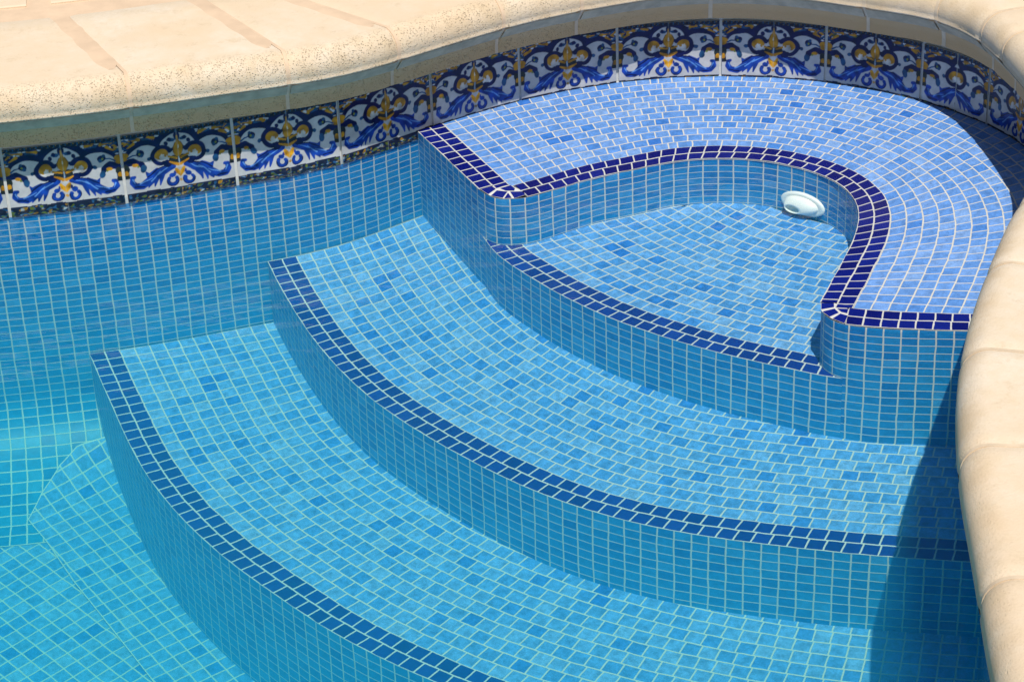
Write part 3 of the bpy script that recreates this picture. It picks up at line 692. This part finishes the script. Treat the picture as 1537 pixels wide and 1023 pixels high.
for k in range(len(js) - 1):
    s0, s1 = js[k], js[k + 1]
    c0 = at(NOSE, [(s0 + s1) / 2])[0]
    st = thing('coping_stone', C_LABELS[k] if k < len(C_LABELS) else 'coping stone', 'coping stone', (c0[0], c0[1], 6.2), 'cream coping stones along the pool edge')
    pr, t = profile()
    mb = MB(); sweep(mb, s0 + .10, s1 - .10, pr, t, bow=.10); mb.build('stone_block', M['stone'], st, smooth=True)
    # grey cement smear under the nose
    mb = MB(); pr2 = [(.69, 6.40), (.40, 6.76), (.22, 6.98), (.075, 7.17), (.05, 7.215)]
    pr2 = [(.86, 6.31)] + pr2
    sweep(mb, s0 + .12, s1 - .12, pr2, [0] * 6); mb.build('cement_fillet', M['cement'], st, smooth=True)
    # mortar in the joint at its far end
    mb = MB(); pr3, t3 = profile(.07)
    sweep(mb, s1 - .12, s1 + .12, pr3, t3, ds=.1)
    if k in WIDE:
        w = WIDE[k]; d_ = np.linspace(1.9, 12.4, 26); V = np.zeros((26, 5, 3)); P0 = at(NOSE, [s1])[0]
        T = at(NOSE, [s1 + .3])[0] - at(NOSE, [s1 - .3])[0]; T /= np.linalg.norm(T); N_ = A((-T[1], T[0]))
        le = float(lean(s1)); Tf = at(NOSE, [s1 + 5])[0] - at(NOSE, [s1 - 5])[0]; Tf /= np.linalg.norm(Tf); Nf_ = A((-Tf[1], Tf[0]))
        for i, d in enumerate(d_):
            hw = w / 2 * (min(1., .35 + (d - 1.9) / 1.6)) * (1 + .12 * math.sin(d * 2.1 + k) + .05 * rng.uniform(-1, 1))
            for j in range(5):
                q = P0 + N_ * 1.4 + Nf_ * (d - 1.4) + T * (-le * (d - 1.4) - .7 + hw * (j / 2 - 1)); V[i, j] = (*q, ZC + RN + .012 - .05 * (abs(j - 2) == 2))
        mb.grid(V, np.zeros((26, 5, 2)), flip=True)
    mb.build('mortar_joint', M['mortar'] if k in WIDE else M['pale_mortar'], st, smooth=True)

# ------------------------------------------------------------------ terrace behind the stones
mb = MB()
inner = offset(NOSE, 4.)
poly = np.vstack([inner, [(60, 62), (140, 62), (140, 260), (-140, 260), (-140, inner[0, 1]), ]])
mb.add(np.c_[poly, np.full(len(poly), 9.14)], [tuple(range(len(poly)))])
mb.build('terrace', M['mortar'], kind='structure')
P_LABELS = ['pale paving slab in the top left corner behind the wide tan joint', 'pale paving slab at the top edge, behind the second coping joint']
for k, (a, b) in enumerate(((js[1] - 20., js[1] - 6.2), (js[1] - 4.2, js[2] - 3.))):
    mb = MB(); n = 14; ss = np.linspace(max(a, .5), b, n); P = at(NOSE, ss); T = at(NOSE, ss + 5) - at(NOSE, np.maximum(ss - 5, 0)); T /= np.linalg.norm(T, axis=1)[:, None]; N_ = np.stack([-T[:, 1], T[:, 0]], -1)
    pr = [(15., 9.0), (15., 9.24), (15.15, 9.3), (17, 9.3), (19.8, 9.3), (19.95, 9.24), (19.95, 9.0)]
    V = np.zeros((len(pr), n, 3)); UV = np.full((len(pr), n, 2), 3.)
    for i, (d, z) in enumerate(pr): V[i, :, :2] = P + N_ * d; V[i, :, 2] = z
    mb.grid(V, UV, flip=True)
    for q in (0, n - 1): mb.add(V[:, q], [tuple(range(len(pr)))], np.full((len(pr), 2), 3.))
    o = mb.build('paving_slab', M['stone']); tag(o, P_LABELS[k], 'paving slab', 'pale paving slabs behind the coping')

# ------------------------------------------------------------------ return inlet on the bowl wall
bf = relax(step(BT, .3), 2); q = A((19.75, 137.55)); i = np.argmin(np.hypot(*(bf - q).T))
T = bf[i + 3] - bf[i - 3]; T /= np.linalg.norm(T); N_ = A((T[1], -T[0])); base = bf[i]; zc = -5.15
inlet = thing('water_inlet', 'white domed plastic water inlet on the back wall of the bowl step', 'inlet', (*base, zc))
def disc(prof, off=(0., 0.), n=40):
    mbd = MB(); V = np.zeros((len(prof), n + 1, 3))
    for i, (r, h, ox, oz) in enumerate(prof):
        for j in range(n + 1):
            a = 2 * math.pi * j / n; lx, lz = r * math.cos(a) + ox, r * math.sin(a) + oz
            p = base + T * lx + N_ * h; V[i, j] = (p[0], p[1], zc + lz)
    F = V.reshape(-1, 3); F[:, 2] = sunk(F[:, :2], F[:, 2]); V = F.reshape(V.shape)
    mbd.grid(V, np.zeros((len(prof), n + 1, 2))); return mbd
disc([(1.72, -.05, 0, 0), (1.72, .12, 0, 0), (1.68, .2, 0, 0), (1.58, .24, 0, 0), (1.30, .27, 0, 0), (1.26, .24, 0, 0)]).build('flange', M['plastic'], inlet, smooth=True)
disc([(1.30, .2, 0, 0), (1.27, .36, 0, 0), (1.14, .56, -.06, -.05), (.92, .74, -.18, -.16), (.70, .84, -.32, -.32), (.58, .87, -.38, -.40), (.52, .82, -.40, -.42)]).build('eyeball_nozzle', M['plastic'], inlet, smooth=True)
disc([(.53, .83, -.40, -.42), (.49, .66, -.40, -.42), (.42, .5, -.38, -.40), (.01, .47, -.38, -.40)]).build('nozzle_opening', M['hole'], inlet, smooth=True)

# ------------------------------------------------------------------ daylight and camera
EL, AZ = math.radians(64.), math.radians(9.)      # sun high, behind the viewer's right shoulder
to_sun = Vector((math.sin(AZ) * math.cos(EL), -math.cos(AZ) * math.cos(EL), math.sin(EL)))
sun = bpy.data.lights.new('sun', 'SUN'); sun.energy = 5.; sun.angle = math.radians(.5); sun.color = (1., .95, .87)
so = bpy.data.objects.new('sun', sun); COL.objects.link(so); so.location = (0, 3, 6); so.rotation_euler = to_sun.to_track_quat('Z', 'Y').to_euler()
w = bpy.data.worlds.new('World'); sc.world = w; w.use_nodes = True
nt = w.node_tree; sky = nt.nodes.new('ShaderNodeTexSky'); sky.sky_type = 'NISHITA'; sky.sun_disc = False
sky.sun_elevation = EL; sky.sun_rotation = math.pi - AZ
nt.links.new(sky.outputs[0], nt.nodes['Background'].inputs[0]); nt.nodes['Background'].inputs[1].default_value = .05

cam = bpy.data.cameras.new('camera'); co = bpy.data.objects.new('camera', cam); COL.objects.link(co)
cam.sensor_width = 36.; cam.lens = 3486.0 * 36. / 1537.; cam.clip_start = .05; cam.clip_end = 200.
th, ro = .5148984494, -.0393718
F = Vector((0, math.cos(th), -math.sin(th))); R0 = Vector((1, 0, 0)); U0 = Vector((0, math.sin(th), math.cos(th)))
R1 = R0 * math.cos(ro) + U0 * math.sin(ro); U1 = U0 * math.cos(ro) - R0 * math.sin(ro)
mw = Matrix((R1, U1, -F)).transposed().to_4x4(); mw.translation = Vector((0, 0, EYE * S)); co.matrix_world = mw
sc.camera = co
sc.view_settings.view_transform = 'Standard'; sc.view_settings.look = 'None'; sc.view_settings.exposure = -.12; sc.view_settings.gamma = 1.
sc.cycles.use_denoising = True; sc.cycles.max_bounces = 8; sc.cycles.transparent_max_bounces = 16; sc.cycles.volume_bounces = 2
